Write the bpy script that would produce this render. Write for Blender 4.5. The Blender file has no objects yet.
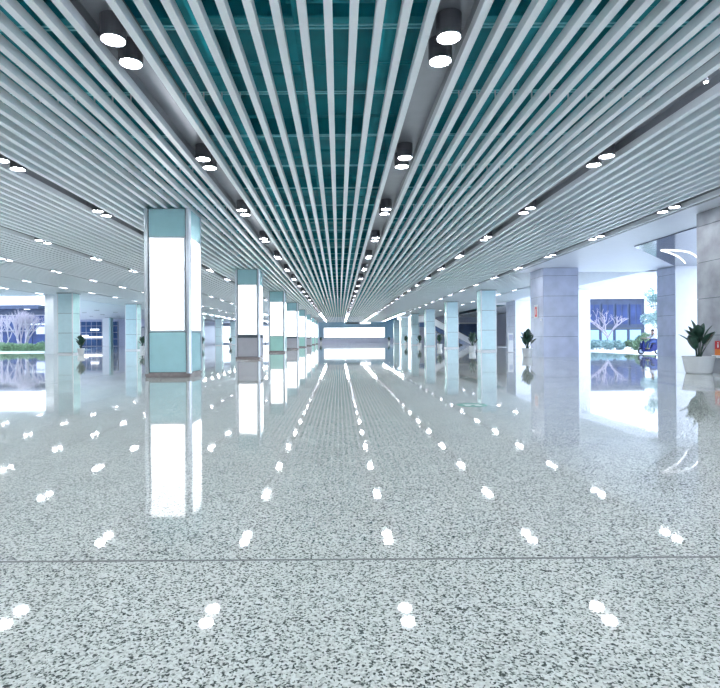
import bpy, bmesh, math, random
from mathutils import Vector, Matrix
R = random.Random(7)
scene = bpy.context.scene
C = scene.collection
PI = math.pi
CAM_H, F = 1.35, 535.0
HS = 6.09                       # underside of the ceiling slats
ROW0, PITCH_ROW = -3.54, 5.31   # lamp rows
PITCH = PITCH_ROW / 14
LZ0, LSTEP = 8.82, 5.62
END = 156.0

# ------------------------------------------------------------------ materials
def new_mat(name):
    m = bpy.data.materials.new(name); m.use_nodes = True
    return m, m.node_tree, m.node_tree.nodes['Principled BSDF']
def mat(name, col, rough=.5, metal=0, var=.06, scale=3.0, spec=.5, emit=0, trans=0, ecol=None, bump=0):
    m, t, p = new_mat(name)
    tc = t.nodes.new('ShaderNodeTexCoord'); nz = t.nodes.new('ShaderNodeTexNoise')
    nz.inputs['Scale'].default_value = scale; nz.inputs['Detail'].default_value = 4
    t.links.new(tc.outputs['Object'], nz.inputs['Vector'])
    rp = t.nodes.new('ShaderNodeValToRGB')
    rp.color_ramp.elements[0].position = .3; rp.color_ramp.elements[1].position = .7
    rp.color_ramp.elements[0].color = [c*(1-var) for c in col]+[1]
    rp.color_ramp.elements[1].color = [min(1, c*(1+var)) for c in col]+[1]
    t.links.new(nz.outputs['Fac'], rp.inputs['Fac']); t.links.new(rp.outputs['Color'], p.inputs['Base Color'])
    p.inputs['Roughness'].default_value = rough; p.inputs['Metallic'].default_value = metal
    p.inputs['Specular IOR Level'].default_value = spec
    if emit:
        p.inputs['Emission Color'].default_value = list(ecol or col)+[1]; p.inputs['Emission Strength'].default_value = emit
    if trans: p.inputs['Transmission Weight'].default_value = trans
    if bump:
        b = t.nodes.new('ShaderNodeBump'); b.inputs['Strength'].default_value = bump
        t.links.new(nz.outputs['Fac'], b.inputs['Height']); t.links.new(b.outputs['Normal'], p.inputs['Normal'])
    return m
def granite():
    m, t, p = new_mat('polished_granite')
    tc = t.nodes.new('ShaderNodeTexCoord')
    v = t.nodes.new('ShaderNodeTexVoronoi'); v.inputs['Scale'].default_value = 100
    n = t.nodes.new('ShaderNodeTexNoise'); n.inputs['Scale'].default_value = 60; n.inputs['Detail'].default_value = 3
    n2 = t.nodes.new('ShaderNodeTexNoise'); n2.inputs['Scale'].default_value = 1.3; n2.inputs['Detail'].default_value = 3
    for x in (v, n, n2): t.links.new(tc.outputs['Object'], x.inputs['Vector'])
    sp = t.nodes.new('ShaderNodeSeparateColor'); t.links.new(v.outputs['Color'], sp.inputs['Color'])
    a = t.nodes.new('ShaderNodeMath'); a.operation = 'MULTIPLY_ADD'; a.inputs[1].default_value = .6
    t.links.new(sp.outputs['Red'], a.inputs[0])
    b = t.nodes.new('ShaderNodeMath'); b.operation = 'MULTIPLY'; b.inputs[1].default_value = .55
    t.links.new(n.outputs['Fac'], b.inputs[0]); t.links.new(b.outputs[0], a.inputs[2])
    rp = t.nodes.new('ShaderNodeValToRGB'); e = rp.color_ramp.elements
    e[0].position = .335; e[0].color = (.07, .085, .08, 1)
    e[1].position = .82; e[1].color = (.80, .84, .82, 1)
    for pos, c in ((.40, (.25, .275, .26, 1)), (.48, (.55, .585, .56, 1)), (.64, (.70, .73, .70, 1))):
        q = e.new(pos); q.color = c
    t.links.new(a.outputs[0], rp.inputs['Fac'])
    mx = t.nodes.new('ShaderNodeMixRGB'); mx.blend_type = 'MULTIPLY'; mx.inputs['Fac'].default_value = .18
    t.links.new(rp.outputs['Color'], mx.inputs['Color1']); t.links.new(n2.outputs['Fac'], mx.inputs['Color2'])
    t.links.new(mx.outputs['Color'], p.inputs['Base Color'])
    p.inputs['Roughness'].default_value = .035; p.inputs['IOR'].default_value = 1.6
    return m
M = dict(
 granite=granite(),
 band=mat('dark_granite_band', (.33, .36, .40), .05, var=.2, scale=70),
 joint=mat('floor_joint', (.12, .13, .13), .5),
 slat=mat('slat_paint', (.90, .935, .98), .3, var=.02),
 void=mat('teal_void_paint', (.0, .27, .33), .6, var=.25, scale=.8),
 voidpipe=mat('teal_pipe_paint', (.01, .32, .38), .5, var=.15),
 rail=mat('pale_teal_rail', (.30, .80, .86), .35, var=.05),
 channel=mat('channel_metal', (.34, .35, .39), .28, .6, var=.05),
 can=mat('lamp_housing', (.16, .16, .18), .35, .3),
 ring=mat('lamp_ring', (.55, .56, .58), .3, .7),
 lens=mat('lamp_glow', (1, 1, .95), .5, emit=62, ecol=(.93, .97, 1.0)),
 box=mat('backlit_panel', (.95, .97, 1), .4, emit=1.0, ecol=(.97, .99, 1.0)),
 teal=mat('teal_glass_panel', (.42, .69, .74), .12, var=.03, spec=.6),
 green=mat('green_glass_panel', (.42, .72, .66), .12, var=.03, spec=.6),
 grey=mat('grey_steel_panel', (.46, .45, .50), .35, .3, var=.04),
 post=mat('brushed_aluminium', (.72, .76, .82), .28, .75, var=.04),
 dark=mat('dark_gap', (.06, .08, .10), .5),
 plinth=mat('steel_plinth', (.44, .38, .38), .25, .6, var=.2, scale=9),
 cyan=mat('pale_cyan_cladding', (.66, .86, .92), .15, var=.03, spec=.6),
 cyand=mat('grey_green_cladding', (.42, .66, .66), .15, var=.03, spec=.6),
 white=mat('white_paint', (.86, .88, .92), .45, var=.02),
 soffit=mat('soffit_white', (.78, .82, .90), .35, var=.02),
 stone=mat('grey_marble', (.36, .37, .41), .16, var=.22, scale=1.6, spec=.6),
 stoneb=mat('lavender_marble', (.47, .51, .66), .18, var=.10, scale=1.4, spec=.6),
 metalp=mat('dark_mirror_panel', (.17, .19, .25), .12, .7, var=.08),
 blue=mat('pale_blue_wall', (.28, .44, .60), .35, var=.05),
 lav=mat('lavender_wall', (.50, .52, .66), .3, var=.08),
 navy=mat('dark_blue_glass', (.045, .09, .20), .1, var=.35, scale=.5, spec=.8),
 pane=mat('tinted_pane', (.03, .05, .14), .45, var=.35, scale=.5, spec=.25),
 navyb=mat('violet_blue_wall', (.03, .05, .105), .4, var=.25, scale=.6),
 pave=mat('pale_pavement', (.80, .83, .88), .7, var=.06),
 grass=mat('pale_lawn', (.42, .60, .50), .9, var=.25, scale=2),
 leafd=mat('dark_leaf', (.012, .055, .035), .3, var=.4, scale=6),
 leafg=mat('hedge_leaf', (.20, .31, .19), .6, var=.5, scale=4),
 leafb=mat('frosty_leaf', (.34, .50, .50), .6, var=.4, scale=4),
 bark=mat('pale_bark', (.42, .38, .46), .7, var=.2, scale=12),
 soil=mat('soil', (.05, .04, .035), .95),
 pot=mat('white_ceramic', (.72, .74, .76), .25, var=.03),
 red=mat('red_enamel', (.70, .02, .03), .3), orange=mat('orange_enamel', (.85, .22, .03), .4),
 glass=mat('window_glass', (.9, .96, 1), .02, trans=1, var=.01),
 skin=mat('skin', (.58, .38, .30), .5), hair=mat('black_hair', (.012, .012, .02), .4),
 shirt=mat('white_cloth', (.82, .84, .90), .8), trouser=mat('blue_denim', (.10, .16, .42), .8, var=.2),
 tyre=mat('rubber', (.02, .02, .025), .6), scoot=mat('blue_enamel', (.015, .03, .20), .25, .2),
 black=mat('black_plastic', (.02, .02, .03), .4), signg=mat('green_sign', (.02, .22, .17), .4),
 chrome=mat('chrome', (.7, .72, .75), .12, 1),
)
# ------------------------------------------------------------------ mesh helpers
def box(bm, x0, x1, y0, y1, z0, z1, bev=0):
    vs = [bm.verts.new((x, y, z)) for z in (z0, z1) for x, y in ((x0, y0), (x1, y0), (x1, y1), (x0, y1))]
    fs = [bm.faces.new([vs[i] for i in q]) for q in ((3,2,1,0),(4,5,6,7),(0,1,5,4),(1,2,6,5),(2,3,7,6),(3,0,4,7))]
    if bev:
        es = list({e for f in fs for e in f.edges})
        bmesh.ops.bevel(bm, geom=es, offset=bev, segments=2, affect='EDGES')
def tube(bm, pts, rads, seg=8, cap=True):
    """tapered tube through points"""
    rings = []
    n = len(pts)
    pts = [Vector(p) for p in pts]
    if not hasattr(rads, '__len__'): rads = [rads]*n
    for i, p in enumerate(pts):
        d = (pts[min(i+1, n-1)]-pts[max(i-1, 0)]).normalized()
        a = d.cross(Vector((0, 0, 1)));
        if a.length < .05: a = d.cross(Vector((0, 1, 0)))
        a.normalize(); b = d.cross(a)
        rings.append([bm.verts.new(p+(a*math.cos(2*PI*k/seg)+b*math.sin(2*PI*k/seg))*rads[i]) for k in range(seg)])
    for i in range(n-1):
        for k in range(seg):
            bm.faces.new((rings[i][k], rings[i+1][k], rings[i+1][(k+1) % seg], rings[i][(k+1) % seg]))
    if cap: bm.faces.new(rings[0]); bm.faces.new(rings[-1][::-1])
def lathe(bm, prof, seg=24, c=(0, 0, 0)):
    rings = [[bm.verts.new((c[0]+r*math.cos(2*PI*k/seg), c[1]+r*math.sin(2*PI*k/seg), c[2]+z)) for k in range(seg)] for r, z in prof]
    for i in range(len(rings)-1):
        for k in range(seg):
            bm.faces.new((rings[i][k], rings[i][(k+1) % seg], rings[i+1][(k+1) % seg], rings[i+1][k]))
    bm.faces.new(rings[0][::-1]); bm.faces.new(rings[-1])
def prism(bm, poly, z0, z1):
    a = [bm.verts.new((x, y, z0)) for x, y in poly]; b = [bm.verts.new((x, y, z1)) for x, y in poly]
    n = len(poly)
    bm.faces.new(a[::-1]); bm.faces.new(b)
    for i in range(n): bm.faces.new((a[i], a[(i+1) % n], b[(i+1) % n], b[i]))
def slab_xz(bm, poly, y0, y1):      # outline in x,z extruded along y
    a = [bm.verts.new((x, y0, z)) for x, z in poly]; b = [bm.verts.new((x, y1, z)) for x, z in poly]
    n = len(poly); bm.faces.new(a); bm.faces.new(b[::-1])
    for i in range(n): bm.faces.new((a[(i+1) % n], a[i], b[i], b[(i+1) % n]))
def obj(name, bm, m, parent=None, smooth=False, loc=None):
    me = bpy.data.meshes.new(name)
    bmesh.ops.recalc_face_normals(bm, faces=bm.faces[:])
    bm.to_mesh(me); bm.free()
    if smooth:
        for p in me.polygons: p.use_smooth = True
        if smooth == 'auto': me.shade_flat() if False else None
    me.materials.append(M[m] if isinstance(m, str) else m)
    o = bpy.data.objects.new(name, me); C.objects.link(o)
    if parent: o.parent = parent
    if loc: o.location = loc
    return o
def tag(o, label, cat, group=None, kind=None):
    o['label'] = label; o['category'] = cat
    if group: o['group'] = group
    if kind: o['kind'] = kind
    return o
def thing(name, label, cat, loc=(0, 0, 0), rz=0, group=None):
    o = bpy.data.objects.new(name, None); C.objects.link(o); o.empty_display_size = .2
    o.location = loc; o.rotation_euler = (0, 0, rz)
    return tag(o, label, cat, group)
def B(): return bmesh.new()
def bx(name, m, parent, *a, bev=0):
    b = B(); box(b, *a, bev=bev); return obj(name, b, m, parent)
def struct(name, bm, m, label=None, cat=None):
    o = obj(name, bm, m); o['kind'] = 'structure'
    if label: o['label'] = label; o['category'] = cat or name.split('_')[0]
    return o
def kids(o): return [c for c in bpy.data.objects if c.parent == o]
def copy_tree(o, parent=None, ch=None):
    ch = ch if ch is not None else {}
    c = o.copy(); C.objects.link(c)
    if parent: c.parent = parent
    for k in kids(o): copy_tree(k, c)
    return c
ORD = ['zeroth', 'first', 'second', 'third', 'fourth', 'fifth', 'sixth', 'seventh', 'eighth', 'ninth', 'tenth', 'eleventh', 'twelfth', 'thirteenth']
def proj(x, y, z):
    if y < .5: return (-9999, -9999)
    u, b = x*F/y, (z-CAM_H)*F/y
    c, s = math.cos(.0069), math.sin(.0069)
    return (339+u*c-b*s, 338.7-(u*s+b*c))
def inframe(x, y, z, m=0):
    a, b = proj(x, y, z); return -m <= a <= 720+m and -m <= b <= 688+m

# ------------------------------------------------------------------ camera and view
cd = bpy.data.cameras.new('camera'); cam = bpy.data.objects.new('camera', cd); C.objects.link(cam)
cd.sensor_fit = 'HORIZONTAL'; cd.sensor_width = 36; cd.lens = F/720*36
cd.shift_x = 21/720; cd.shift_y = -5.3/720; cd.clip_end = 1000; cd.clip_start = .05
cam.matrix_world = Matrix.Translation((0, 0, CAM_H)) @ Matrix.Rotation(PI/2, 4, 'X') @ Matrix.Rotation(-.0069, 4, 'Z')
scene.camera = cam
scene.view_settings.view_transform = 'Standard'; scene.view_settings.look = 'None'
scene.view_settings.exposure = 1.28; scene.view_settings.gamma = 1; scene.view_settings.use_curve_mapping = False
w = bpy.data.worlds.new('sky'); scene.world = w; w.use_nodes = True
bg = w.node_tree.nodes['Background']; bg.inputs['Color'].default_value = (.70, .82, 1.0, 1); bg.inputs['Strength'].default_value = 1.75

# ------------------------------------------------------------------ floor and ground
b = B(); prism(b, [(-38, -14), (24.9, -14), (24.9, 38.6), (22.4, 38.6), (22.4, 78), (33.2, 78), (33.2, 157), (-62, 157), (-62, 118), (-29.4, 57), (-38, 57), (-38, -14)], -.2, 0)
fl = struct('floor', b, 'granite', 'polished speckled grey granite floor reflecting the ceiling lamps', 'floor')
b = B(); box(b, -38, 24.9, 3.26, 3.282, -.01, .0012)
o = obj('joint', b, 'joint', fl)
b = B(); box(b, 9.2, 9.62, -14, 150, -.01, .0014); obj('border_band', b, 'band', fl)
b = B(); box(b, 12.62, 12.68, -14, 150, -.01, .0012); box(b, -9.02, -8.99, 10, 120, -.01, .0012); box(b, -19.6, -19.56, 16, 120, -.01, .0012); obj('joint', b, 'joint', fl)
b = B(); box(b, -260, 260, -60, 320, -.6, -.02)
tag(obj('pavement', b, 'pave'), 'pale concrete forecourt paving outside the hall', 'pavement')['kind'] = 'structure'

# ------------------------------------------------------------------ ceiling slab, void, rails
b = B()
prism(b, [(-38, -14), (24.9, -14), (24.9, 39), (24.9, 78), (33.2, 78), (33.2, 157), (-62, 157), (-62, 118), (-29.4, 57), (-38, 57)], 7.7, 8.0)
ceil = struct('ceiling', b, 'void', 'teal painted ceiling void above the white slats', 'ceiling')
b = B()   # void edge fascias closing the plenum
box(b, -38, -37.85, -14, 57, 6.1, 7.7); box(b, -38, -29.4, 56.85, 57, 6.1, 7.7); box(b, -38, 24.9, -14, -13.85, 6.1, 7.7)
obj('fascia', b, 'white', ceil)
for i in range(96):
    y = 1.74+i*1.18
    b = B(); x1 = 12.8 if y < 39 else 22.3; x0 = -37.5 if y < 56.5 else -30
    box(b, x0, x1, y-.055, y-.03, HS+.40, HS+.42); box(b, x0, x1, y+.04, y+.065, HS+.40, HS+.42)
    obj('carrier_rail', b, 'rail' if i % 2 == 0 else 'voidpipe', ceil)
for i in range(14):
    y = 4.2+i*5.62
    b = B(); box(b, -35.6, 12.8, y-.18, y+.18, 7.15, 7.7); obj('beam', b, 'voidpipe', ceil)
for x, r, h in ((-8.2, .16, 7.1), (-2.7, .3, 7.25), (.95, .2, 7.0), (-.7, .05, 6.8), (3.6, .12, 7.1), (5.4, .28, 7.2), (9.5, .1, 7.0), (-1.9, .05, 6.9), (-5.6, .25, 7.2)):
    b = B(); tube(b, [(x, -12, h), (x, 60, h), (x, 120, h)], r, 12); obj('pipe', b, 'voidpipe', ceil, smooth=True)
for i in range(40):
    x = R.uniform(-6, 7); y = R.uniform(8, 30)
    if i % 2: b = B(); tube(b, [(x, y, HS+.43), (x, y, 7.7)], .012, 6); obj('hanger_rod', b, 'voidpipe', ceil)
    else: b = B(); l = R.uniform(.4, 1.6); tube(b, [(x-l, y, 6.95), (x+l, y, 6.95)], .035, 8); obj('conduit', b, 'voidpipe', ceil)

# ------------------------------------------------------------------ slats
def row_name(k):
    if k == 1: return 'the middle lamp row'
    return 'the %s lamp row %s of the middle one' % (ORD[abs(k-1)], 'left' if k < 1 else 'right')
slat_mesh = {}
def slat(x, y0, y1, label):
    key = (y0, y1)
    if key not in slat_mesh:
        b = B(); box(b, -.063, .063, y0, y1, 0, .17)
        for q in range(0, 96, 4):
            yr = 1.74+q*1.18
            if y0 < yr < y1: box(b, -.012, .012, yr-.055, yr-.03, .17, .405)
        o = obj('slat', b, 'slat'); slat_mesh[key] = o
    else:
        o = slat_mesh[key].copy(); C.objects.link(o)
    o.location = (x, 0, HS)
    tag(o, label, 'slat', 'white ceiling slats running the length of the hall')
for k in range(-5, 5):
    for j in range(1, 14):
        x = ROW0+k*PITCH_ROW+j*PITCH
        lab = 'long white ceiling slat, %s rightwards from %s' % (ORD[j], row_name(k))
        if x > 22.4: continue
        if k < 3: slat(x, -8, 154, lab)
        else:
            if j == 1 and k == 3: slat(x, -8, 154, lab)
            else: slat(x, 39.3, 120, lab)
for j in range(1, 14):
    x = ROW0-5*PITCH_ROW-j*PITCH
    if x > -35.7: slat(x, -8, 56.6, 'long white ceiling slat, %s leftwards from %s' % (ORD[j], row_name(-5)))

# ------------------------------------------------------------------ lamp channels and lamps
rows = {k: ROW0+k*PITCH_ROW for k in range(-5, 5)}
for k, x in rows.items():
    y0, y1 = (-8, 154) if k < 4 else (39.3, 120)
    if k == -5: y1 = 56.6
    t = thing('lamp_channel', 'grey metal channel carrying %s' % row_name(k), 'lamp channel', (x, 0, HS), 0, 'grey lamp channels in the ceiling')
    b = B(); box(b, -.34, .34, y0, y1, .36, .38); obj('back_plate', b, 'channel', t)
    b = B(); box(b, -.335, -.325, y0, y1, .1, .36); box(b, .325, .335, y0, y1, .1, .36); obj('side_flange', b, 'channel', t)
SP = .36
lamps = []
for k, x in rows.items():
    n0 = -2 if k < 4 else 6
    for n in range(n0, 27):
        yc = LZ0+n*LSTEP
        if yc > 150 or (k == -5 and yc > 55) or (k >= 4 and yc > 118): continue
        if k == -4 and yc > 56 and False: continue
        for s in (-1, 1): lamps.append((k, n, s, x, yc+s*SP))
vis = [l for l in lamps if inframe(l[3], l[4], HS)]
vis.sort(key=lambda l: l[4]**2+l[3]**2)
NV = 262
near = set(vis[:NV]); out = [l for l in lamps if l not in set(vis)]
first = {}
for l in vis: first[l[0]] = min(first.get(l[0], 99), l[1])
proto = None
def lamp_bm():
    h = B(); lathe(h, [(.2, .36), (.2, .01), (.197, 0), (.183, 0), (.178, .05), (.02, .055)], 20)
    l = B(); lathe(l, [(.172, .036), (.172, .044), (.01, .045)], 14)
    return h, l
for L in vis[:NV]:
    k, n, s, x, y = L
    if proto is None:
        t = proto = thing('downlight', 'x', 'downlight'); h, l = lamp_bm()
        obj('housing', h, 'can', t, smooth=False); obj('lens', l, 'lens', t)
    else: t = copy_tree(proto) if False else None
    if t is None:
        t = proto.copy(); C.objects.link(t)
        for ch in proto_kids:
            c = ch.copy(); C.objects.link(c); c.parent = t
    else: proto_kids = kids(proto)
    t.location = (x, y, HS)
    side = 'near' if s < 0 else 'far'
    if L in near:
        r = n-first[k]+1
        if r <= 8: lab = '%s lamp of %s pair of round downlights in %s' % (side, 'closest' if r == 1 else ORD[r]+' closest', row_name(k))
        else: lab = 'tiny distant round downlight far along %s' % row_name(k)
        lab = lab.replace(' of round downlights', '') if len(lab.split()) > 16 else lab
    else: lab = 'round downlight overhead, outside the picture, in %s' % row_name(k)
    tag(t, lab, 'downlight', 'round downlights in %s' % row_name(k))
b1 = B()
for k, n, s, x, y in vis[NV:]+out:
    lathe(b1, [(.172, .03), (.172, .044), (.01, .045)], 8, (x, y, HS))
o = obj('downlight', b1, 'lens'); tag(o, 'remaining specks of ceiling downlights at the far end of the hall', 'downlight', None, 'stuff')

# ------------------------------------------------------------------ right hand soffit
b = B(); prism(b, [(12.95, -14), (24.9, -14), (24.9, 38.5), (22.6, 39.3), (12.95, 39.3)], HS+.02, 7.7)
sf = struct('ceiling_right', b, 'soffit', 'smooth white soffit along the right side of the slat ceiling', 'ceiling')
b = B(); box(b, 12.86, 12.95, -8, 39.3, HS-.02, HS+.24); obj('edge_trim', b, 'channel', sf)
b = B(); box(b, 22.4, 24.9, 38.4, 78, HS+.02, 7.7); obj('edge_beam', b, 'white', sf)
b = B(); prism(b, [(15.55, 28.1), (22.6, 35.9), (24.8, 38.3), (24.8, -4), (15.55, -4)], HS-.03, HS+.02)
t = obj('ceiling_panel', b, 'metalp'); tag(t, 'dark mirror-finish triangular metal panel set in the white right soffit', 'ceiling panel')
for ex, ey, bow in ((22.3, 34.4, .5), (21.7, 32.3, 1.0)):
    b = B(); pts = []
    for i in range(15):
        q = i/14; pts.append((17.6+(ex-17.6)*q-bow*.3*math.sin(q*PI), 29.2+(ey-29.2)*q-bow*math.sin(q*PI), HS-.05))
    tube(b, pts, .028, 6); obj('highlight_streak', b, 'box', t)  # reflected highlights of the panel modelled as glowing tubes
# flat far ceilings left and right wings
b = B(); prism(b, [(-30.2, 57.1), (-30.2, 155.9), (-62, 155.9), (-62, 121)], HS, HS+.1)
cl = struct('ceiling_left', b, 'soffit', 'flat pale ceiling of the far left wing', 'ceiling')
b = B(); box(b, 24.9, 33, 78, 156, HS, HS+.1); struct('ceiling_back', b, 'soffit', 'flat pale ceiling of the far right wing', 'ceiling')
wing = []
for x in (-38, -43.3, -48.6):
    for y in range(84, 120, 7):
        if x > -.5*y+2: wing.append((x, y))
for x in (26, 29, 32): wing += [(x, y) for y in range(82, 120, 8)]
for x, y in wing:
    t = proto.copy(); C.objects.link(t); t.scale = (2, 1.6, 1)
    for ch in proto_kids:
        c = ch.copy(); C.objects.link(c); c.parent = t
    t.location = (x, y, HS-.03)
    tag(t, 'small round downlight in the flat ceiling of the far %s wing' % ('left' if x < 0 else 'right'), 'downlight', 'downlights in the far %s wing' % ('left' if x < 0 else 'right'))

# ------------------------------------------------------------------ lightbox columns
def lightbox_column(cy, lower, label):
    t = thing('lightbox_column', label, 'column', (-6.17, cy, 0), 0, 'lightbox columns in a line left of the aisle')
    w = .84; H = HS
    bx('core', 'dark', t, -w+.06, w-.06, -w+.06, w-.06, .1, H-.01)
    b = B(); box(b, -w+.02, w-.02, -w+.02, w-.02, 0, .17, bev=.03); obj('plinth', b, 'plinth', t)
    for sx in (-1, 1):
        for sy in (-1, 1):
            b = B(); pts = []
            cx, cyy = sx*(w-.09), sy*(w-.09)
            poly = [(cx-sx*.06, cyy+sy*.09)]
            for i in range(7):
                a = i/6*PI/2; poly.append((cx+sx*.09*math.sin(a), cyy+sy*.09*math.cos(a)))
            poly += [(cx+sx*.09, cyy-sy*.06), (cx-sx*.06, cyy-sy*.06)]
            prism(b, poly, .14, H); o = obj('corner_post', b, 'post', t)
    for face in range(4):
        rot = Matrix.Rotation(face*PI/2, 4, 'Z')
        def fb(name, m, x0, x1, d0, d1, z0, z1, par=t, bev=0):
            b = B(); box(b, x0, x1, -d1, -d0, z0, z1, bev=bev); bmesh.ops.transform(b, matrix=rot, verts=b.verts); return obj(name, b, m, par)
        pw = w-.19
        fb('upper_panel', 'teal', -pw, pw, w-.08, w-.03, 5.07, H-.03)
        fr = fb('lightbox_frame', 'post', -pw, pw, w-.08, w-.02, 1.64, 5.06)
        fb('lit_poster_panel', 'box', -pw+.05, pw-.05, w-.03, w-.012, 1.70, 5.0, fr)
        lp = fb('lower_panel', lower, -pw, pw, w-.08, w-.03, .19, 1.62 if lower != 'grey' else 1.45)
        if lower == 'grey': fb('shelf_lip', 'dark', -pw, pw, w-.08, w+.05, 1.47, 1.53)
    return t
desc = ['nearest pale teal lightbox column with teal upper and lower panels', 'second lightbox column from the front, with grey lower panel and dark lip',
        'third lightbox column from the front, with green lower panel', 'fourth lightbox column from the front, with grey lower panel',
        'fifth lightbox column from the front, small and distant', 'sixth lightbox column from the front, small and distant',
        'seventh lightbox column from the front, near the far end', 'farthest lightbox column, beside the end wall']
for i in range(8):
    lightbox_column(20.06+16.86*i, ['teal', 'grey', 'green', 'grey', 'green', 'grey', 'green', 'green'][i], desc[i])

# ------------------------------------------------------------------ clad columns
def clad_column(cx, cy, label, group):
    t = thing('clad_column', label, 'column', (cx, cy, 0), 0, group); w = .77
    bx('core', 'dark', t, -w+.03, w-.03, -w+.03, w-.03, 0, HS)
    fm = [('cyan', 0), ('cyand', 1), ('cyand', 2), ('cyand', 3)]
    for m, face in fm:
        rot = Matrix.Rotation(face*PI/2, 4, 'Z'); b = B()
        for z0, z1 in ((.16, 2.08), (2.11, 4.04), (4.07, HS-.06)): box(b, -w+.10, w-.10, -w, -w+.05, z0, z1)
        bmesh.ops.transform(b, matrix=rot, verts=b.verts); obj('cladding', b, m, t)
    for sx in (-1, 1):
        for sy in (-1, 1):
            b = B(); box(b, min(sx*w, sx*(w-.09)), max(sx*w, sx*(w-.09)), min(sy*w, sy*(w-.09)), max(sy*w, sy*(w-.09)), 0, HS-.03); obj('corner_post', b, 'white', t)
    b = B(); box(b, -w-.03, w+.03, -w-.03, w+.03, 0, .14); obj('plinth', b, 'white', t)
    b = B(); box(b, -w-.04, w+.04, -w-.04, w+.04, HS-.05, HS-.005); obj('cap', b, 'dark', t)
    return t
for i, k in enumerate(range(2, 8)):
    clad_column(14.85, 20.06+16.86*k, '%s pale cyan clad column right of the aisle, counted past the big marble pillar' % ORD[i+1], 'pale cyan columns right of the aisle')
for i, k in enumerate(range(2, 8)):
    clad_column(-27.15, 20.06+16.86*k, '%s pale cyan clad column on the far left, counted from the garden' % ORD[i+1], 'pale cyan columns on the far left')
bx_ = thing('clad_column', 'slim pale column before the dark glass wall in the far left wing', 'column', (-49.3, 114, 0))
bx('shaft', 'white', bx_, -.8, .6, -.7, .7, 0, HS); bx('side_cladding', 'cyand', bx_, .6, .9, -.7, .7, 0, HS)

# ------------------------------------------------------------------ marble pillars
def pillar(x0, x1, y0, y1, label, m, front=None, group=None):
    cx, cy = (x0+x1)/2, (y0+y1)/2; a, d = (x1-x0)/2, (y1-y0)/2
    t = thing('marble_pillar', label, 'pillar', (cx, cy, 0), 0, group)
    bx('core', 'dark', t, -a+.03, a-.03, -d+.03, d-.03, 0, HS)
    b = B()
    zz = [0, 1.38, 2.77, 4.16, 5.55, HS]
    for i in range(5): box(b, -a, a, -d+ (.04 if front else 0), d, zz[i]+(.0 if i == 0 else .02), zz[i+1])
    obj('marble_cladding', b, m, t)
    if front: bx('daylit_front', front, t, -a+.002, a-.002, -d-.01, -d+.06, 0, HS)  # white slab paints the daylight falling on the pillar's front face
    return t
p1 = pillar(13.9, 16.6, 18.2, 20.75, 'grey marble pillar cut by the right edge, behind the large potted plant', 'stone')
p2 = pillar(14.0, 16.4, 36.6, 39.1, 'wide grey marble pillar with dark joints, reaching the slat ceiling edge', 'stoneb')
pillar(22.6, 24.8, 35.9, 38.0, 'lavender marble pillar with front painted daylight white, between the garden and the large plant', 'stoneb', 'white')
pillar(22.6, 24.8, 52.8, 54.9, 'pillar with front painted daylight white, just showing beside the wide marble pillar', 'stoneb', 'white')
pillar(22.6, 24.8, 68.5, 72.2, 'lavender pillar with front painted daylight white, left of the wide marble pillar', 'stoneb', 'white')
pillar(22.6, 24.8, 19.0, 21.1, 'marble pillar with front painted daylight white, outside the right edge of the picture', 'stoneb', 'white')
t = thing('garden_pier', 'plain white pier beside the left garden opening', 'pier', (-30.0, 56.0, 0))
bx('shaft', 'white', t, -.55, .35, -.4, .4, 0, HS); bx('base', 'white', t, -.6, .4, -.45, .45, 0, .25)

# ------------------------------------------------------------------ walls
b = B(); box(b, -8.5, 17, 156, 156.4, 0, 7.7); we = struct('wall_back', b, 'blue', 'pale blue end wall holding the wide lit screen', 'wall')
b = B(); box(b, -8.5, 17, 155.9, 156, 0, 1.45); obj('dado', b, 'lav', we)
sc = thing('lit_screen', 'wide blank white lit screen on the far end wall', 'screen', (4.5, 155.9, 3.1))
bx('frame', 'post', sc, -8.95, 8.95, -.12, 0, -1.5, 1.5); bx('screen_face', 'box', sc, -8.8, 8.8, -.16, -.121, -1.38, 1.38)
hs = thing('hanging_sign', 'dark hanging board with bright right end below the far ceiling', 'sign', (4.3, 150, 5.5))
bx('board', 'dark', hs, -2.6, 1.6, -.08, .08, -.05, .45); bx('lit_end', 'box', hs, 1.6, 4.6, -.08, .08, -.05, .45)
b = B(); tube(b, [(-1.5, 0, .45), (-1.5, 0, .62)], .03); tube(b, [(3.5, 0, .45), (3.5, 0, .62)], .03); obj('hanger', b, 'dark', hs)
b = B(); box(b, -38.4, -38, -14, 52, 0, 7.7); struct('wall_left', b, 'white', 'plain white wall on the left, outside the picture', 'wall')
b = B(); box(b, -38, 24.9, -14.4, -14, 0, 7.7); struct('wall_light_block', b, 'white', 'unseen white wall added behind the viewer to block sky light', 'wall')  # unseen, added to keep stray sky light out from behind
b = B(); box(b, 33, 33.2, 78, 156, 0, 7.7); struct('wall_right', b, 'lav', 'lavender wall at the far right wing', 'wall')
b = B(); box(b, 24.9, 33.2, 77.7, 78, 6.0, 7.7); struct('wall_side', b, 'white', 'white outer beam over the far right wing opening', 'wall')
b = B(); box(b, 17, 33, 124, 124.4, 0, 7.7); wr = struct('wall_rear_right', b, 'lav', 'blue grey wall behind the escalator', 'wall')
bx('glazing', 'navy', wr, 22, 32.8, 123.9, 124, 0, 4.6); bx('lit_band', 'white', wr, 22, 32.8, 123.7, 123.9, 4.6, 4.9)
b = B(); box(b, -62, -36, 122, 122.4, 0, 7.7); wl = struct('wall_rear_left', b, 'lav', 'dark glazed wall of the far left wing', 'wall')
bx('glazing', 'navy', wl, -60, -50.3, 121.85, 122, .1, 5.6)
b = B()
for i in range(9): box(b, -60+i*1.2, -59.94+i*1.2, 121.8, 121.9, 0, 5.6)
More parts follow.
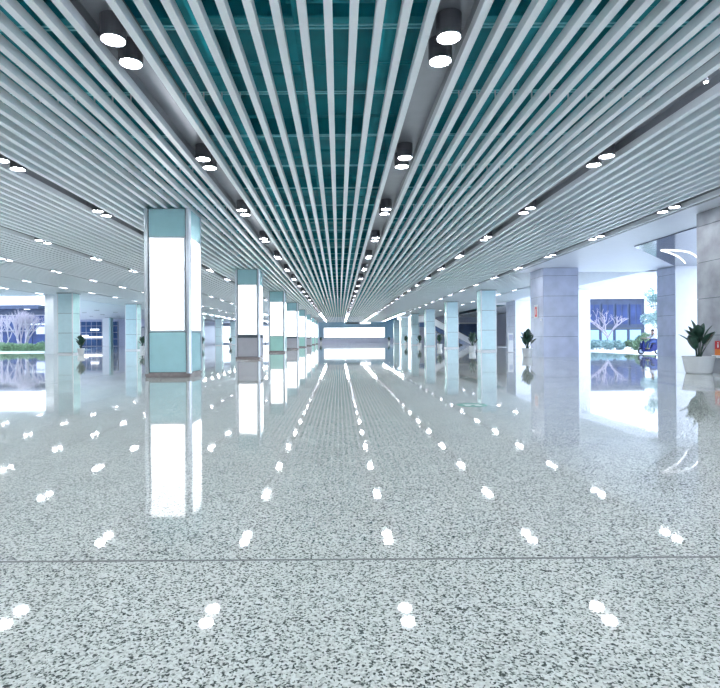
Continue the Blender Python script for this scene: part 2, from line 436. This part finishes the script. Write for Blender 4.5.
for z in (1.6, 3.1, 4.6): box(b, -60, -50.3, 121.8, 121.9, z, z+.08)
obj('mullion', b, 'grey', wl)
b = B()
for i in range(10): box(b, -47.6+i*.7, -47.15+i*.7, 121.8, 122, 0, 4.2)
obj('door_panel', b, 'grey', wl); bx('door_opening', 'navy', wl, -48, -40.6, 121.9, 122, 0, 4.4)
for x0, x1, z in ((-59.6, -57, 2.2), (-56.5, -54.6, 3.6), (-58, -53, 1.9)): bx('lit_sign', 'box', wl, x0, x1, 121.6, 121.75, z, z+.35)
# far left glazed end, window frames and panes
wx = [(-34, -26.5), (-26.5, -19), (-19, -11.5)]
for i, (x0, x1) in enumerate(wx):
    b = B(); box(b, x0, x1, 156, 156.2, 5.2, 7.7); box(b, x0, x1, 156, 156.2, 0, .4)
    for q in range(4):
        x = x0+(x1-x0)*q/3; box(b, x-.08, x+.08, 156, 156.2, 0, 5.2)
    box(b, x0, x1, 156, 156.2, 2.7, 2.85)
    o = struct('window_%d' % (i+1), b, 'lav', 'tall bright end window, %s from the left, beyond the far left columns' % ORD[i+1], 'window')
    bx('pane', 'glass', o, x0, x1, 156.08, 156.1, .4, 5.2)
b = B(); box(b, -36, -34, 122, 157, 0, 7.7); box(b, -11.5, -8.5, 156, 156.4, 0, 7.7); struct('wall_rear', b, 'lav', 'lavender wall between the end windows and the end wall', 'wall')

# ------------------------------------------------------------------ potted plants
def leaf(bm, base, az, tilt, length, width, droop):
    """broad pointed leaf on a stalk, with thickness from a folded midrib"""
    d = Vector((math.cos(az), math.sin(az), 0)); s = Vector((-math.sin(az), math.cos(az), 0))
    p = Vector(base); n = 9; rows_ = []
    a = tilt; st = length/n
    for i in range(n+1):
        tt = i/n; wd = width*math.sin(PI*min(1, tt**.8))**.75 if 0 < i < n else .004
        nrm = Vector((0, 0, 1))*math.cos(a)-d*math.sin(a)
        rows_.append([bm.verts.new(p-s*wd+nrm*wd*.28), bm.verts.new(p), bm.verts.new(p+s*wd+nrm*wd*.28)])
        p = p+(d*math.cos(a)+Vector((0, 0, 1))*math.sin(a))*st; a -= droop/n
    for i in range(n):
        for j in range(2): bm.faces.new((rows_[i][j], rows_[i][j+1], rows_[i+1][j+1], rows_[i+1][j]))
def plant_proto(name, label, loc, seed, pr=.36, ph=.55, top=1.85, nl=12, group=None, wl=.13):
    rr = random.Random(seed)
    t = thing(name, label, 'potted plant', loc, rr.uniform(0, 6), group)
    b = B(); lathe(b, [(pr*.72, 0), (pr*.80, .04), (pr*.97, ph-.08), (pr, ph-.07), (pr, ph), (pr*.9, ph), (pr*.86, ph-.06), (.02, ph-.06)], 28); obj('pot', b, 'pot', t, smooth=False)
    b = B(); lathe(b, [(pr*.85, ph-.07), (pr*.85, ph-.04), (.02, ph-.03)], 16); obj('soil', b, 'soil', t)
    lv, st = B(), B()
    for i in range(nl):
        az = i*2.4+rr.uniform(-.3, .3); r0 = .03+.05*rr.random()
        bz = ph+.15+(top-ph-.6)*(.1+.75*(i/nl)); lean = rr.uniform(.08, .2)*(1.4-i/nl)
        base = (math.cos(az)*lean, math.sin(az)*lean, bz)
        tube(st, [(math.cos(az)*r0, math.sin(az)*r0, ph-.05), (math.cos(az)*lean*.6, math.sin(az)*lean*.6, (ph+bz)/2), base], [.022, .018, .012], 6)
        leaf(lv, base, az, rr.uniform(1.05, 1.4)-.25*(1-i/nl), rr.uniform(.5, .68), wl*rr.uniform(.85, 1.15), rr.uniform(-.1, .5))
    fo = obj('foliage', lv, 'leafd', t, smooth=True); so = fo.modifiers.new('thick', 'SOLIDIFY'); so.thickness = .006
    obj('stem', st, 'leafd', t)
    return t
plant_proto('potted_plant', 'large dark-leaved plant in a white round pot beside the right edge pillar', (13.1, 19.5, 0), 3, pr=.52, ph=.62, top=2.0, nl=12, wl=.17)
plant_proto('potted_plant', 'dark-leaved plant in a white pot beside the wide marble pillar', (12.95, 36.8, 0), 5, pr=.36, ph=.6, top=2.0, nl=13, wl=.19)
pp = plant_proto('potted_plant', 'x', (12.6, 50.5, 0), 8, pr=.34, ph=.6, top=2.0, nl=13, wl=.2, group='plants beside the pale columns')
spots = [(12.6, 50.5, 'tall plant in white pot, left of the nearest pale cyan column right of the aisle'),
         (12.8, 68, 'plant in pale pot, left of the second pale cyan column right of the aisle'),
         (12.8, 85, 'dark plant in pale pot, left of the third pale cyan column right of the aisle'),
         (12.8, 102, 'small dark plant left of the fourth pale cyan column right of the aisle'),
         (14, 150, 'tiny dark plant at the right end of the far screen wall'),
         (-5.1, 150, 'tiny dark plant at the left end of the far screen wall'),
         (-24.6, 51, 'plant in white pot beside the nearest far left column'),
         (-25.0, 68, 'plant in white pot beside the second far left column'),
         (-25.0, 98, 'dark plant seen between the first two lightbox columns, left one'),
         (-24.0, 118, 'dark plant seen between the first two lightbox columns, right one')]
ppk = kids(pp)
for i, (x, y, lab) in enumerate(spots):
    if i == 0: t = pp
    else:
        t = pp.copy(); C.objects.link(t)
        for ch in ppk:
            c = ch.copy(); C.objects.link(c); c.parent = t
    t.location = (x, y, 0); t.rotation_euler.z = i*1.3; tag(t, lab, 'potted plant', 'plants beside the pale columns')

# ------------------------------------------------------------------ signs on pillars, totem, floor sticker
s1 = thing('fire_sign', 'red fire equipment sign with white border on the wide marble pillar', 'sign', (13.98, 37.9, 2.7))
bx('plate', 'white', s1, -.02, .0, -.36, .36, 0, .95); bx('red_field', 'red', s1, -.03, -.02, -.2, .2, .1, .8); bx('white_mark', 'white', s1, -.036, -.03, -.05, .05, .25, .65)
s2 = thing('fire_sign', 'red and orange fire sign on the pillar beside the large potted plant', 'sign', (13.88, 19.55, .55))
bx('red_field', 'red', s2, -.03, .0, -.17, .17, .32, .62)
b = B(); box(b, -.038, -.03, -.03, .03, .38, .5); box(b, -.038, -.03, -.03, .03, .53, .57); obj('white_mark', b, 'white', s2)
bx('orange_field', 'orange', s2, -.03, .0, -.17, .17, .1, .32); bx('white_base', 'white', s2, -.06, .0, -.3, .3, 0, .1)
b = B(); box(b, -.05, 0, -.07, .07, -.05, .07, bev=.01); tag(obj('wall_socket', b, 'white', None, loc=(13.99, 36.95, 2.55)), 'small white box on the wide marble pillar beside the fire sign', 'wall box')
tt = thing('information_totem', 'white freestanding information totem right of the nearest pale cyan column', 'totem', (15.55, 48.5, 0))
b = B(); box(b, -.22, .22, -.12, .12, .04, 1.75, bev=.03); obj('body', b, 'white', tt); bx('base', 'grey', tt, -.3, .3, -.25, .25, 0, .05)
bx('screen', 'lav', tt, -.16, .16, -.125, -.118, 1.1, 1.6)
b = B(); lathe(b, [(.3, .0005), (.3, .003), (.01, .0032)], 32, (2.66, 10.75, 0)); fs = obj('floor_sticker', b, 'signg'); tag(fs, 'round green and white sticker on the floor right of the aisle', 'floor sticker')
b = B()
box(b, 2.50, 2.82, 10.80, 10.84, .003, .0042); box(b, 2.50, 2.62, 10.62, 10.70, .003, .0042); box(b, 2.70, 2.84, 10.62, 10.70, .003, .0042); obj('white_mark', b, 'white', fs)

# ------------------------------------------------------------------ escalator
es = thing('escalator', 'white sided escalator descending behind the pale cyan columns', 'escalator', (0, 100, 0))
def inc(x): return 4.9-(x-16.6)*.56
for yy in (-.75, .7):
    b = B(); slab_xz(b, [(15, 4.3), (16.6, 4.3), (24.6, -.0), (26.0, 0), (26.0, .95), (24.9, .98), (16.8, 5.55), (15, 5.55)], yy, yy+.05); obj('balustrade', b, 'white', es)
    b = B(); tube(b, [(15, yy+.02, 5.6), (16.8, yy+.02, 5.6), (24.9, yy+.02, 1.02), (26.1, yy+.02, 1.0)], .06); obj('handrail', b, 'black', es)
b = B(); slab_xz(b, [(15, 3.4), (16.4, 3.4), (23, -.0), (24.6, -.0), (16.6, 4.3), (15, 4.3)], -.8, .8); obj('truss', b, 'navy', es)
b = B()
for i in range(20): x = 16.6+i*.4; box(b, x, x+.4, -.7, .7, 4.3-(i+1)*.215-.05, 4.3-i*.215)
obj('steps', b, 'grey', es)

# ------------------------------------------------------------------ gardens
def bare_tree(name, label, loc, seed, stems, h, spread, depth=5, r0=.12):
    rr = random.Random(seed); t = thing(name, label, 'tree', loc); tb, bb = B(), B()
    def grow(p, d, L, r, lv):
        pts = [p]; q = Vector(p); dd = Vector(d)
        for i in range(3):
            dd = (dd+Vector((rr.uniform(-.16, .16), rr.uniform(-.16, .16), .06))).normalized(); q = q+dd*L/3; pts.append(q.copy())
        tube(tb if lv == 0 else bb, pts, [r, r*.88, r*.78, r*.66], 7 if lv < 2 else 4)
        if lv >= depth: return
        for i in range(3 if lv < 3 else 2):
            a = rr.uniform(0, 2*PI); sp = spread*rr.uniform(.6, 1.2)
            nd = (dd+Vector((math.cos(a), math.sin(a), .12))*sp).normalized()
            grow(q, nd, L*rr.uniform(.66, .86), r*.62, lv+1)
    for i in range(stems):
        a = i*2*PI/stems+rr.random(); k = .0 if stems == 1 else .25
        grow((math.cos(a)*k, math.sin(a)*k, 0), Vector((math.cos(a)*k*.9, math.sin(a)*k*.9, 1)).normalized(), h*.3, r0, 0)
    obj('trunk', tb, 'bark', t, smooth=True); obj('branches', bb, 'bark', t)
def shrub(name, label, cat, loc, lumps, n, m, seed, ls=.12, trunk=0):
    """lumps: (x, y, z, radius) clumps of small leaves"""
    rr = random.Random(seed); t = thing(name, label, cat, loc); b = B()
    for i in range(n):
        lx, ly, lz, lr = lumps[rr.randrange(len(lumps))]
        v = Vector((rr.gauss(0, 1), rr.gauss(0, 1), rr.gauss(0, 1))).normalized()*lr*(.45+.6*rr.random())
        p = Vector((lx, ly, lz))+v
        if p.z < .03: p.z = .03+rr.random()*.1
        a = Vector((rr.gauss(0, 1), rr.gauss(0, 1), rr.gauss(0, 1))).normalized(); c = a.cross(Vector((rr.gauss(0, 1), rr.gauss(0, 1), rr.gauss(0, 1)))).normalized()
        s = ls*rr.uniform(.6, 1.3)
        b.faces.new([b.verts.new(p+a*s), b.verts.new(p+c*s*.45), b.verts.new(p-a*s), b.verts.new(p-c*s*.45)])
    obj('foliage', b, m, t); sb = B()
    if trunk: tube(sb, [(0, 0, 0), (.05, 0, trunk*.6), (0, .05, trunk*1.3)], [.13, .1, .06], 8)
    for lx, ly, lz, lr in lumps: tube(sb, [(0 if trunk else lx*.8, 0, trunk*.8), (lx*.6, ly*.6, trunk*.8+(lz-trunk*.8)*.6), (lx, ly, lz)], [.05, .035, .015], 5)
    obj('stem', sb, 'bark', t)
def lump_line(w, n, r, seed, h=.45):
    rr = random.Random(seed)
    return [(-w+2*w*i/(n-1), rr.uniform(-.25, .25), h+rr.uniform(-.1, .2), r*rr.uniform(.8, 1.15)) for i in range(n)]
# right garden
G = -.02
bare_tree('bare_tree', 'leafless pale tree behind the hedge in the right garden', (29.4, 58.5, G), 11, 1, 4.4, .85, 5, .2)
for i, x in enumerate((26.3, 28.7, 31.2)):
    shrub('low_hedge', 'pale low hedge clump, %s from the left in the right garden' % ORD[i+1], 'hedge', (x, 56, G), lump_line(.85, 5, .5, i), 3000, ['leafb', 'leafb', 'leafg'][i], 20+i, .09)
shrub('round_bush', 'rounded green bush right of the bare tree in the right garden', 'bush', (30.6, 53.5, G), [(0, 0, .7, .8), (-.6, .1, .45, .6), (.6, 0, .5, .6), (.2, .1, 1.3, .55), (-.4, 0, 1.05, .5)], 3600, 'leafg', 31, .09)
rr = random.Random(4)
shrub('leafy_tree', 'pale blue-green leafy tree beside the lavender pillar outside', 'tree', (30.1, 50, G), [(rr.uniform(-1.3, 1.5), rr.uniform(-1, 1), rr.uniform(2.0, 5.6), rr.uniform(.35, .75)) for i in range(16)], 5200, 'leafb', 33, .11, trunk=2.2)
gb = thing('glass_building', 'blue glazed building with white roof edge behind the right garden', 'building', (43, 88, G))
bx('wall', 'navyb', gb, -7, 8.2, 0, 8, 0, 7.6); bx('roof_edge', 'white', gb, -7.4, 8.6, -.5, 8, 7.6, 8.5)
bx('side_wall', 'white', gb, 7.2, 12, -.3, 0, 0, 7.6)
for i in range(6):
    x = -6.7+i*2.3
    f = bx('window', 'navyb', gb, x, x+2.0, -.12, 0, 3.3, 6.8); bx('pane', 'pane', f, x+.12, x+.92, -.16, -.12, 3.45, 6.65); bx('pane', 'pane', f, x+1.05, x+1.88, -.16, -.12, 3.45, 6.65)
for i in range(6):
    x = -6.7+i*2.3; bx('lower_panel', 'blue', gb, x, x+1.8, -.1, 0, .3, 2.5)
bx('ledge', 'dark', gb, -7, 7.2, -.2, 0, 2.7, 2.85)
# left garden
bare_tree('bare_tree', 'leafless many-stemmed lilac tree in the left garden', (-43.2, 73, G), 14, 8, 5.6, .5, 4, .13)
bare_tree('bare_tree', 'leafless tree cut by the left edge, behind the left garden hedge', (-49.0, 78, G), 19, 4, 5.4, .5, 4, .12)
for i, x in enumerate((-46.6, -43.3, -40.2)):
    shrub('low_hedge', 'green low hedge clump, %s from the left under the left garden trees' % ORD[i+1], 'hedge', (x, 70.5, G), lump_line(1.2, 6, .6, i+5, .5), 3400, 'leafg', 50+i, .10)
b = B(); prism(b, [(-60, 62), (-34, 60), (-36, 78), (-60, 84)], G-.02, G+.03); tag(obj('lawn', b, 'grass'), 'pale lawn around the left garden trees', 'lawn')['kind'] = 'structure'
lb = thing('dark_building', 'dark blue glazed building behind the left garden', 'building', (-62, 100, G))
bx('wall', 'navyb', lb, -14, 7.5, 0, 1.5, 0, 7.9); bx('roof_edge', 'navyb', lb, -14, 7.5, -3, 1.5, 7.2, 7.9)
b = B(); lathe(b, [(.5, 0), (.5, .06), (.02, .06)], 16, (4.6, -1.5, 7.14)); obj('canopy_light', b, 'box', lb)
for i in range(9):
    x = -13.9+i*2.35; f = bx('window', 'grey', lb, x, x+2.2, -.15, 0, 3.2, 6.2); bx('pane', 'pane', f, x+.1, x+2.1, -.2, -.15, 3.3, 6.1)
    bx('lower_panel', 'pane', lb, x, x+2.2, -.1, 0, .3, 3.0)
bx('lit_strip', 'white', lb, 3, 7.4, -.3, -.2, 4.3, 4.6); bx('lit_window', 'lav', lb, 5.6, 7.4, -.3, -.2, 2.6, 4.0)

# ------------------------------------------------------------------ scooter and rider (rider faces -x)
SX, SY = 23.55, 40.6
sk = thing('motor_scooter', 'dark blue motor scooter parked outside, left of the lavender pillar', 'scooter', (SX, SY, -.02))
for x in (-.62, .62):
    b = B(); n = 28
    ring = []
    for i in range(n):
        a = 2*PI*i/n
        ring.append([b.verts.new((x+math.cos(a)*(.2+.05*math.cos(q)), .05*math.sin(q), .26+math.sin(a)*(.2+.05*math.cos(q)))) for q in [2*PI*j/8 for j in range(8)]])
    for i in range(n):
        for j in range(8): b.faces.new((ring[i][j], ring[(i+1) % n][j], ring[(i+1) % n][(j+1) % 8], ring[i][(j+1) % 8]))
    wh = obj('wheel', b, 'tyre', sk, smooth=True)
    b = B(); tube(b, [(x, -.04, .26), (x, .04, .26)], .15, 16); obj('hub', b, 'chrome', wh)
b = B(); slab_xz(b, [(-.48, .22), (.05, .2), (.25, .3), (.95, .5), (1.0, .62), (.75, .8), (.15, .76), (.05, .36), (-.38, .34)], -.17, .17); bmesh.ops.bevel(b, geom=b.edges[:], offset=.03, segments=2, affect='EDGES'); obj('body', b, 'scoot', sk)
b = B(); slab_xz(b, [(-.5, .22), (-.38, .3), (-.46, 1.02), (-.56, 1.02), (-.66, .62)], -.2, .2); bmesh.ops.bevel(b, geom=b.edges[:], offset=.03, segments=2, affect='EDGES'); obj('front_shield', b, 'scoot', sk)
b = B(); slab_xz(b, [(-.85, .48), (-.62, .56), (-.4, .44), (-.62, .5)], -.08, .08); obj('front_fender', b, 'scoot', sk)
b = B(); tube(b, [(-.62, 0, .26), (-.5, 0, .8), (-.42, 0, 1.12)], .03); obj('steering_column', b, 'black', sk)
b = B(); tube(b, [(-.36, -.34, 1.16), (-.43, -.12, 1.1), (-.43, .12, 1.1), (-.36, .34, 1.16)], .022); obj('handlebar', b, 'black', sk)
b = B(); box(b, .1, .85, -.15, .15, .77, .88, bev=.04); obj('seat', b, 'black', sk)
b = B(); lathe(b, [(.07, 0), (.08, .04), (.02, .07)], 14); bmesh.ops.transform(b, matrix=Matrix.Translation((-.56, 0, .95)) @ Matrix.Rotation(-PI/2, 4, 'Y'), verts=b.verts); obj('headlight', b, 'chrome', sk)
def skin_mesh(name, verts, edges, rads, m, parent, root=0, lv=2):
    me = bpy.data.meshes.new(name); me.from_pydata(verts, edges, []); o = bpy.data.objects.new(name, me); C.objects.link(o)
    me.materials.append(M[m]); o.parent = parent
    md = o.modifiers.new('skin', 'SKIN'); md.use_smooth_shade = True
    for i, r in enumerate(rads):
        rx = r if hasattr(r, '__len__') else (r, r); me.skin_vertices[0].data[i].radius = rx
        me.skin_vertices[0].data[i].use_root = (i == root)
    s = o.modifiers.new('sub', 'SUBSURF'); s.levels = lv; s.render_levels = lv
    return o
sk.scale = (1.02,)*3
pe = thing('person', 'person in white shirt and blue trousers sitting on the parked scooter', 'person', (SX, SY, -.02))
V = [(.38, 0, .98), (.36, 0, 1.16), (.30, 0, 1.36), (.27, 0, 1.46), (.24, 0, 1.53), (.22, 0, 1.62), (.21, 0, 1.72)]
Rr = [.17, .155, .18, .10, .07, .125, .10]
Ed = [(0, 1), (1, 2), (2, 3), (3, 4), (4, 5), (5, 6)]
for s in (-1, 1):
    i = len(V)
    V += [(.29, s*.19, 1.40), (.12, s*.25, 1.2), (-.12, s*.27, 1.14), (-.30, s*.29, 1.17), (-.37, s*.29, 1.17)]
    Rr += [.06, .045, .036, .028, .034]; Ed += [(3, i), (i, i+1), (i+1, i+2), (i+2, i+3), (i+3, i+4)]
    i = len(V)
    V += [(.32, s*.12, .93), (-.05, s*.2, .88), (-.13, s*.2, .62), (-.15, s*.2, .42), (-.28, s*.2, .36)]
    Rr += [.095, .072, .055, .042, .036]; Ed += [(0, i), (i, i+1), (i+1, i+2), (i+2, i+3), (i+3, i+4)]
body = skin_mesh('body', V, Ed, Rr, 'skin', pe)
sv = [(.38, 0, .95), (.36, 0, 1.16), (.30, 0, 1.36), (.27, 0, 1.45)]; sr = [.195, .178, .21, .125]; se = [(0, 1), (1, 2), (2, 3)]
for s in (-1, 1):
    i = len(sv); sv += [(.29, s*.19, 1.40), (.12, s*.25, 1.2), (-.08, s*.268, 1.15)]; sr += [.078, .06, .05]; se += [(3, i), (i, i+1), (i+1, i+2)]
skin_mesh('shirt', sv, se, sr, 'shirt', pe)
tv = [(.38, 0, .95)]; tr = [.19]; te = []
for s in (-1, 1):
    i = len(tv); tv += [(.32, s*.12, .93), (-.05, s*.2, .88), (-.13, s*.2, .62), (-.15, s*.2, .46)]; tr += [.11, .086, .068, .058]; te += [(0, i), (i, i+1), (i+1, i+2), (i+2, i+3)]
skin_mesh('trousers', tv, te, tr, 'trouser', pe)
skin_mesh('hair', [(.28, 0, 1.58), (.255, 0, 1.66), (.23, 0, 1.74), (.225, 0, 1.80)], [(0, 1), (1, 2), (2, 3)], [.09, .125, .12, .07], 'hair', pe)
for s in (-1, 1):
    b = B(); box(b, -.40, -.14, s*.2-.05, s*.2+.05, .335, .41, bev=.02); obj('shoe', b, 'black', pe)
    for f in range(4):
        b = B(); y = s*.29+(f-1.5)*.02; tube(b, [(-.38, y, 1.185), (-.425, y, 1.18), (-.435, y, 1.15), (-.41, y, 1.135)], [.0095, .009, .008, .006], 6); obj('finger', b, 'skin', pe, smooth=True)
b = B(); tube(b, [(.14, -.2, 1.42), (.13, -.02, 1.25), (.2, .16, 1.08)], .025, 8); box(b, .12, .36, .14, .24, .88, 1.1, bev=.03); obj('shoulder_bag', b, 'black', pe)
for s in (-1, 1):
    b = B(); lathe(b, [(.004, -.012), (.011, 0), (.004, .012)], 8, (.118, s*.035, 1.66)); obj('eye', b, 'black', pe)
b = B(); lathe(b, [(.018, 0), (.012, .02), (.003, .045)], 8, (.105, 0, 1.60)); obj('nose', b, 'skin', pe)


pe.scale = (1.02, 1.02, 1.08)
pin = thing('glint', 'added lens-glare spotlight in the channel near the upper right corner of the picture', 'glint', (6.88, 9.98, HS))  # small lamp added in place of a lens glare glint
b = B(); lathe(b, [(.05, .36), (.05, .02), (.04, .0), (.01, .01)], 12); obj('housing', b, 'can', pin)
b = B(); lathe(b, [(.035, -.004), (.035, .004), (.01, .005)], 12); obj('lens', b, 'lens', pin)
